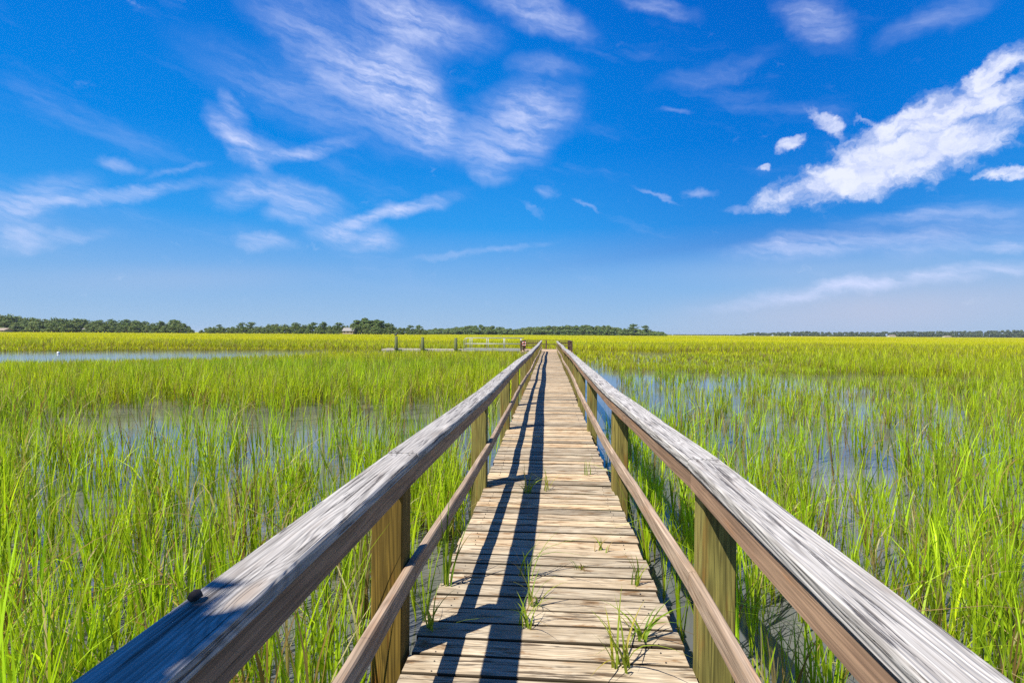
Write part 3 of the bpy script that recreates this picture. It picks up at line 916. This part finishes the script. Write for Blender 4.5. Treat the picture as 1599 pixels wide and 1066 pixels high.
    mass('distant_treeline', 'faint distant tree strip on the horizon past the tip of the wood', 2300, [(1034, 1.6), (1070, 1.4), (1110, 1.8), (1160, 2.0)], 5000, 2.2, far, 3.0)


build_trees()
tree('pine', 'shade_tree', 'young flat-topped pine leaning in over the start of the boardwalk', None, -2.1, -0.56, 5.0, .50, 0, z=-.1).rotation_euler = (0, 0, 1.0)


def house(name, label, px, D, w, hwall, hroof, wallc, roofc, z=.6, rz=0.0, dep=8.0):
    X, Y = at(px, D)
    o = thing('house', label, 'house', (X, Y, z), rz, None)
    hw, hd = w / 2, dep / 2
    m = MB().poly([(-hw, -hd, 0), (hw, -hd, 0), (hw, hd, 0), (-hw, hd, 0), (-hw, -hd, hwall), (hw, -hd, hwall), (hw, hd, hwall), (-hw, hd, hwall), (-hw, 0, hwall + hroof * .93), (hw, 0, hwall + hroof * .93)],
                  [(0, 1, 5, 4), (1, 2, 6, 9, 5), (2, 3, 7, 6), (3, 0, 4, 8, 7)])
    m.build('wall', wallc, o)
    e = .5
    rf = MB()
    rf.poly([(-hw - e, -hd - e, hwall - .15), (hw + e, -hd - e, hwall - .15), (hw + e, 0, hwall + hroof), (-hw - e, 0, hwall + hroof),
             (-hw - e, hd + e, hwall - .15), (hw + e, hd + e, hwall - .15),
             (-hw - e, -hd - e, hwall - .40), (hw + e, -hd - e, hwall - .40), (hw + e, 0, hwall + hroof - .25), (-hw - e, 0, hwall + hroof - .25), (-hw - e, hd + e, hwall - .40), (hw + e, hd + e, hwall - .40)],
            [(0, 1, 2, 3), (3, 2, 5, 4), (7, 6, 9, 8), (8, 9, 10, 11), (0, 6, 7, 1), (4, 5, 11, 10), (0, 3, 9, 6), (3, 4, 10, 9), (1, 7, 8, 2), (2, 8, 11, 5)])
    rf.build('roof', roofc, o)
    for k in range(3):
        xx = -hw + (k + .5) * w / 3
        MB().beam((xx, -hd - .03, hwall * .35), (xx, -hd - .03, hwall * .8), 1.0, .06, up=(0, 1, 0)).build('window', M_BLACK, o)


W_TAN = plain('tan_siding', (.34, .27, .2), .8)
W_WHITE = plain('white_siding', (.50, .49, .46), .8)
R_GREY = plain('grey_shingle', (.20, .19, .175), .9)
R_TAN = plain('tan_shingle', (.28, .22, .17), .9)
house('house', 'grey-roofed house standing among the far trees', 546, 424, 8.5, 2.6, 2.4, W_TAN, plain('pale_grey_shingle', (.24, .225, .21), .9), 1.0)
house('house', 'tan low house at the foot of the high wood beyond the pond', 6, 415, 9, 2.0, 1.6, W_TAN, R_TAN, .4)
house('house', 'small white house half hidden under the high wood', 138, 432, 5, 2.4, 1.4, W_WHITE, R_GREY, 1.2)
house('house', 'white house tucked under the level-crowned pines', 232, 433, 5, 2.2, 1.2, W_WHITE, R_GREY, .5)
house('house', 'white house beside the round-headed tree', 283, 433, 4.5, 1.8, 1.1, W_WHITE, R_GREY, .4)
house('house', 'wide white house in the middle of the low horizon treeline', 1392, 1460, 15, 2.6, 2.2, W_WHITE, R_TAN, .6, dep=12)
house('house', 'long pale house at the thick end of the low horizon treeline', 1478, 1455, 15, 2.0, 1.6, W_WHITE, R_TAN, .5, dep=12)


# ------------------------------------------------------------------ marsh grass
def vnoise(x, y, seed=0):
    xi, yi = np.floor(x).astype(np.int64), np.floor(y).astype(np.int64)
    fx, fy = x - xi, y - yi
    fx, fy = fx * fx * (3 - 2 * fx), fy * fy * (3 - 2 * fy)

    def hsh(a, b):
        h = (a * 374761393 + b * 668265263 + seed * 974711) & 0xffffffff
        h = ((h ^ (h >> 13)) * 1274126177) & 0xffffffff
        return ((h ^ (h >> 16)) & 0xffff) / 65535.0
    return (hsh(xi, yi) * (1 - fx) + hsh(xi + 1, yi) * fx) * (1 - fy) + (hsh(xi, yi + 1) * (1 - fx) + hsh(xi + 1, yi + 1) * fx) * fy


def fbm(x, y, seed=0):
    return (vnoise(x, y, seed) + .5 * vnoise(x * 2.1, y * 2.1, seed + 1) + .25 * vnoise(x * 4.3, y * 4.3, seed + 2)) / 1.75


def sstep(a, b, v):
    t = np.clip((v - a) / (b - a), 0, 1)
    return t * t * (3 - 2 * t)


def seg_dist(x, y, pts):
    d = np.full(x.shape, 1e9)
    for (x0, y0, w0), (x1, y1, w1) in zip(pts[:-1], pts[1:]):
        dx, dy = x1 - x0, y1 - y0
        t = np.clip(((x - x0) * dx + (y - y0) * dy) / (dx * dx + dy * dy), 0, 1)
        dd = np.hypot(x - x0 - t * dx, y - y0 - t * dy) - (w0 + t * (w1 - w0))
        d = np.minimum(d, dd)
    return d          # negative inside


POND = [(-75, 25, 11), (-45, 33, 13), (-34, 40, 13), (-29, 46, 9), (-24, 54, 3), (-14, 54, 2.8), (-5, 53, 2.4), (4, 55, 1.8), (10, 55.5, 3.0), (13, 56.5, 2.0)]
CREEK = [(2.6, 34, .5), (2.0, 27, 1.1), (1.6, 19, 1.0), (1.3, 13, 0.8), (1.1, 9.5, 0.4)]
INLET = [(9.9, 56.5, 2.4), (9.2, 50, 2.0), (8.4, 45, 1.0)]
EAST = [(4.5, 27, 2.4), (9, 25, 3.2), (16, 24.5, 3.0), (23, 25, 1.2)]


def density(x, y):
    n = fbm(x * .55, y * .55, 3)
    n2 = fbm(x * 1.7, y * 1.7, 9)
    wob = (n - .5) * 3.0
    d = np.ones(x.shape)
    left = x < 0
    # near, flooded sparse stands
    nearL = np.where(y < 14.5 + wob * .8, .86, 1.0)
    openL = sstep(7.0, 8.6, y + wob * .5) * sstep(15.0, 13.2, y + wob * .5) * sstep(-12.5, -9.5, x + wob)
    nearL = nearL * (1 - .84 * openL)
    nearL = nearL * (1 - .45 * sstep(4.5, 5.5, y) * sstep(8.5, 7.5, y) * sstep(-7.5, -6.0, x) * sstep(-1.5, -3, x))
    strip = sstep(-3.0, -1.2, x) * sstep(4.5, 6.5, y)              # water beside the left rail
    nearL = nearL * (1 - .45 * strip)
    thinR = np.where(y < 25 + wob, .20 + .034 * np.clip(x - 5, 0, 18) + .60 * sstep(10, 4, y), 1.0)
    d = np.where(left, nearL, thinR)
    patch = sstep(.36, .60, n2 * .55 + n * .45)
    lo = .14 + .50 * sstep(9, 4, y)
    d = d * np.where(d < .99, lo + (1.37 - lo) * patch, 1.0)
    e = seg_dist(x, y, EAST) + wob * .3
    d = d * np.where(e < 0, .10, 1.0)
    d = np.where((x > 3) & (x < 13) & (y > 28) & (y < 47), d * .85, d)
    for P, w in ((POND, .30), (CREEK, .22), (INLET, .25)):
        q = seg_dist(x, y, P) + wob * w
        d = d * sstep(-.25, .25, q)
    d = d * ((np.abs(x) > .80) | (y > 43))
    d = d * ~((x > -2.6) & (x < 2.1) & (y > 42.6) & (y < 50.8))
    d = d * ~((x > -16.4) & (x < -2) & (y > 47.3) & (y < 53.6))
    return np.clip(d, 0, 1.2)


def sample(r, y0, y1, per_m2, margin=1.5):
    area = .5 * 2.1 * (y1 ** 2 - y0 ** 2) + 2 * margin * (y1 - y0)
    n = int(area * per_m2)
    yy = np.sqrt(r.uniform(max(y0, 0) ** 2, y1 ** 2, n)) if y0 > 2 else r.uniform(y0, y1, n)
    lo, hi = -(1.12 * np.maximum(yy, .5) + margin), (.98 * np.maximum(yy, .5) + margin)
    xx = r.uniform(0, 1, n) * (hi - lo) + lo
    if y0 <= 2:
        keep = r.uniform(0, 1, n) < (hi - lo) / (2.1 * y1 + 2 * margin)
        xx, yy = xx[keep], yy[keep]
    k = r.uniform(0, 1.0, len(xx)) < density(xx, yy)
    return xx[k], yy[k]


def hue(r, x, y, n):
    """leaf colour by place: fresh green close to the walk, yellowing stands further out"""
    f = np.clip((np.hypot(x, y) - 8) / 40, 0, 1) * .85 + (fbm(x * .08, y * .22, 21) - .5) * 1.1
    f = f + r.normal(0, .12, n)
    f = np.clip(f, 0, 1)[:, None]
    a = np.array([0.350, 0.525, 0.016])
    b = np.array([0.560, 0.570, 0.006])
    c = a * (1 - f) + b * f
    c = c * r.uniform(.50, 1.36, n)[:, None]
    c = c * (1 + (fbm(x * .05, y * .16, 44) - .5) * .5 * np.clip(y / 40, 0, 1))[:, None]
    return c


def emit(name, label, chunks):
    V, Q, T, C = [], [], [], []
    k = 0
    for v, q, t, c in chunks:
        V.append(v); Q.append(q + k); T.append(t + k); C.append(c)
        k += len(v)
    me = mesh_from(name, np.concatenate(V), np.concatenate(Q), np.concatenate(T), mats=(M_GRASS,), colors=np.concatenate(C))
    return tag(link(name, me), label, 'grass', kind='stuff')


def shoots(r, x, y, h, leaves, seg, wmul, dead=.13, sink=.05):
    """each shoot: an upright stalk carrying several long narrow leaves"""
    n = len(x)
    az0 = r.uniform(0, 6.28, n)
    lean0 = np.abs(r.normal(0, .07, n))
    wind = np.array([.05, .02])
    ch = []
    base = hue(r, x, y, n)
    isdead = r.uniform(0, 1, n) < dead
    base[isdead] = DRY[r.integers(0, len(DRY), isdead.sum())] * .8
    stemc = base * .72 + np.array([.035, .022, .006])
    b0 = np.c_[x, y, np.full(n, -sink)]
    ch.append(make_blades(r, b0, az0, h * r.uniform(.62, .8, n), .0062 * wmul * r.uniform(.8, 1.3, n), r.uniform(0, .06, n), lean0, stemc, max(2, seg - 1), tip=2.5))
    for k in range(leaves):
        s = r.uniform(.02, .55, n) * h
        bx = x + np.cos(az0) * lean0 * s
        by = y + np.sin(az0) * lean0 * s
        b = np.c_[bx, by, s - sink]
        az = az0 + k * 2.5 + r.normal(0, .6, n)
        ln = np.maximum(.12, (h - s) * r.uniform(.75, 1.25, n))
        droop = np.where(r.uniform(0, 1, n) < .09, r.uniform(.5, 1.3, n), r.uniform(.02, .22, n))
        c = base * r.uniform(.78, 1.22, n)[:, None]
        dd = r.uniform(0, 1, n) < dead * .8
        droop[dd] = r.uniform(.1, 1.5, dd.sum())
        c[dd] = DRY[r.integers(0, len(DRY), dd.sum())]
        ch.append(make_blades(r, b, az, ln, .0085 * wmul * r.uniform(.6, 1.3, n), droop, r.uniform(.03, .22, n), c, seg, basecol=stemc))
    return ch


def height(x, y):
    """stands are lower at the pond and creek margins"""
    q = np.minimum(seg_dist(x, y, POND), seg_dist(x, y, INLET))
    h = .50 + .50 * sstep(3.0, 16.0, q)
    h = np.where(y > 58, 1.0, h)
    h = np.where((x > 2) & (x < 14) & (y > 24) & (y < 47), np.minimum(h, .50), h)
    h = np.where((x > 2) & (x < 15) & (y > 11) & (y <= 24), .74, h)
    return np.where((x > 0) & (y <= 11), .95, h)


def clustered(r, y0, y1, per, k, spread):
    cx, cy = sample(r, y0, y1, per)
    n = len(cx)
    cnt = np.maximum(1, r.poisson(k, n))
    idx = np.repeat(np.arange(n), cnt)
    m = len(idx)
    x = cx[idx] + r.normal(0, spread, m)
    y = cy[idx] + r.normal(0, spread, m)
    tall = r.normal(1, .12, n)[idx] * r.normal(1, .14, m)
    ok = ~((np.abs(x) < .78) & (y < 43)) & (y > -1.5)
    return x[ok], y[ok], np.clip(tall[ok], .5, 1.5) * height(x[ok], y[ok])


def build_grass():
    r = np.random.default_rng(11)
    ch = []
    x, y, tl = clustered(r, -1.0, 7.0, 23, 6, .14)
    ch += shoots(r, x, y, .82 * tl, 5, 5, 1.55)
    emit('marsh_grass', 'bright green cordgrass standing in the shallow water beside the boardwalk', ch)
    ch = []
    x, y, tl = clustered(r, 7.0, 15.0, 15, 5, .14)
    ch += shoots(r, x, y, .82 * tl, 4, 4, 1.8)
    emit('marsh_grass', 'thinner green cordgrass with open water showing between its stems', ch)
    ch = []
    x, y, tl = clustered(r, 15.0, 33.0, 11, 4, .16)
    ch += shoots(r, x, y, .84 * tl, 4, 3, 2.1)
    emit('marsh_grass', 'dense green cordgrass stand reaching to the pond', ch)
    ch = []
    x, y = sample(r, 33.0, 92.0, 9.0)
    ch += shoots(r, x, y, .92 * height(x, y) * np.clip(r.normal(1, .14, len(x)), .5, 1.4), 3, 2, 5.0)
    emit('marsh_grass', 'yellow green cordgrass beyond the pond and the creek', ch)
    # beyond: broad tufts, thinning with distance over the far marsh
    n = 210000
    d = 90.0 * (620.0 / 90.0) ** r.uniform(0, 1, n)
    x = r.uniform(-1.15, 1.0, n) * d
    c = hue(r, x * .3, d * .5, n) * np.array([1.0, .97, 1.0])
    c[:] = c * .6 + np.array([.54, .53, .006]) * .4 * r.uniform(.8, 1.2, n)[:, None]
    w = .0016 * d * r.uniform(.7, 1.4, n)
    V, q, t, C = make_blades(r, np.c_[x, d, np.full(n, .45)], r.uniform(0, 6.28, n), r.uniform(.30, .62, n) * (.65 + .7 * fbm(x * .03, d * .05, 17)), w, r.uniform(0, .3, n), r.uniform(0, .2, n), c, 1, twist=3.1)
    emit('marsh_grass', 'far yellowing marsh grass stretching to the trees on the horizon', [(V, q, t, C)])
    # fallen dead stalks floating between the stands
    x, y = sample(r, 1.0, 18.0, 8.0)
    n = len(x)
    k = fbm(x * .7, y * .7, 33) > .55
    x, y = x[k], y[k]
    idx = np.repeat(np.arange(len(x)), 12)
    x, y = x[idx] + r.normal(0, .16, len(idx)), y[idx] + r.normal(0, .16, len(idx))
    ok = np.abs(x) > .75
    x, y = x[ok], y[ok]
    n = len(x)
    a = r.uniform(0, 6.28, n)
    L = r.uniform(.15, .6, n)
    z = r.uniform(.004, .05, n)
    P0 = np.c_[x, y, z]
    P1 = np.c_[x + np.cos(a) * L, y + np.sin(a) * L, z + r.normal(0, .03, n)]
    s = np.c_[-np.sin(a), np.cos(a), np.zeros(n)] * r.uniform(.002, .0045, n)[:, None]
    V = np.stack([P0 - s, P0 + s, P1 + s * .6, P1 - s * .6], 1).reshape(-1, 3)
    C = np.repeat(DRY[r.integers(0, 4, n)] * r.uniform(.5, 1.1, n)[:, None], 4, 0)
    tag(link('dead_stalks', mesh_from('dead_stalks', V, np.arange(4 * n).reshape(-1, 4), mats=(M_GRASS,), colors=C)),
        'pale dead stalks floating on the water between the grass', 'dead grass', kind='stuff')


build_grass()


# ------------------------------------------------------------------ air
def build_haze():
    m = bpy.data.materials.new('haze')
    m.use_nodes = True
    t = NT(m.node_tree)
    v = t.n('ShaderNodeVolumePrincipled', {'Color': (0.80, 0.88, 1.0, 1), 'Density': 0.00008, 'Anisotropy': 0.2})
    o = t.t.nodes.new('ShaderNodeOutputMaterial')
    t.t.links.new(v, o.inputs['Volume'])
    x0, x1, y0, y1, z0, z1 = -5100, 5100, -500, 6100, -2.0, 26.0
    me = mesh_from('haze', [(x0, y0, z0), (x1, y0, z0), (x1, y1, z0), (x0, y1, z0), (x0, y0, z1), (x1, y0, z1), (x1, y1, z1), (x0, y1, z1)],
                   [(3, 2, 1, 0), (4, 5, 6, 7), (0, 1, 5, 4), (1, 2, 6, 5), (2, 3, 7, 6), (3, 0, 4, 7)], mats=(m,))
    tag(link('haze', me), 'thin summer haze over the marsh', 'haze', kind='stuff')


build_haze()
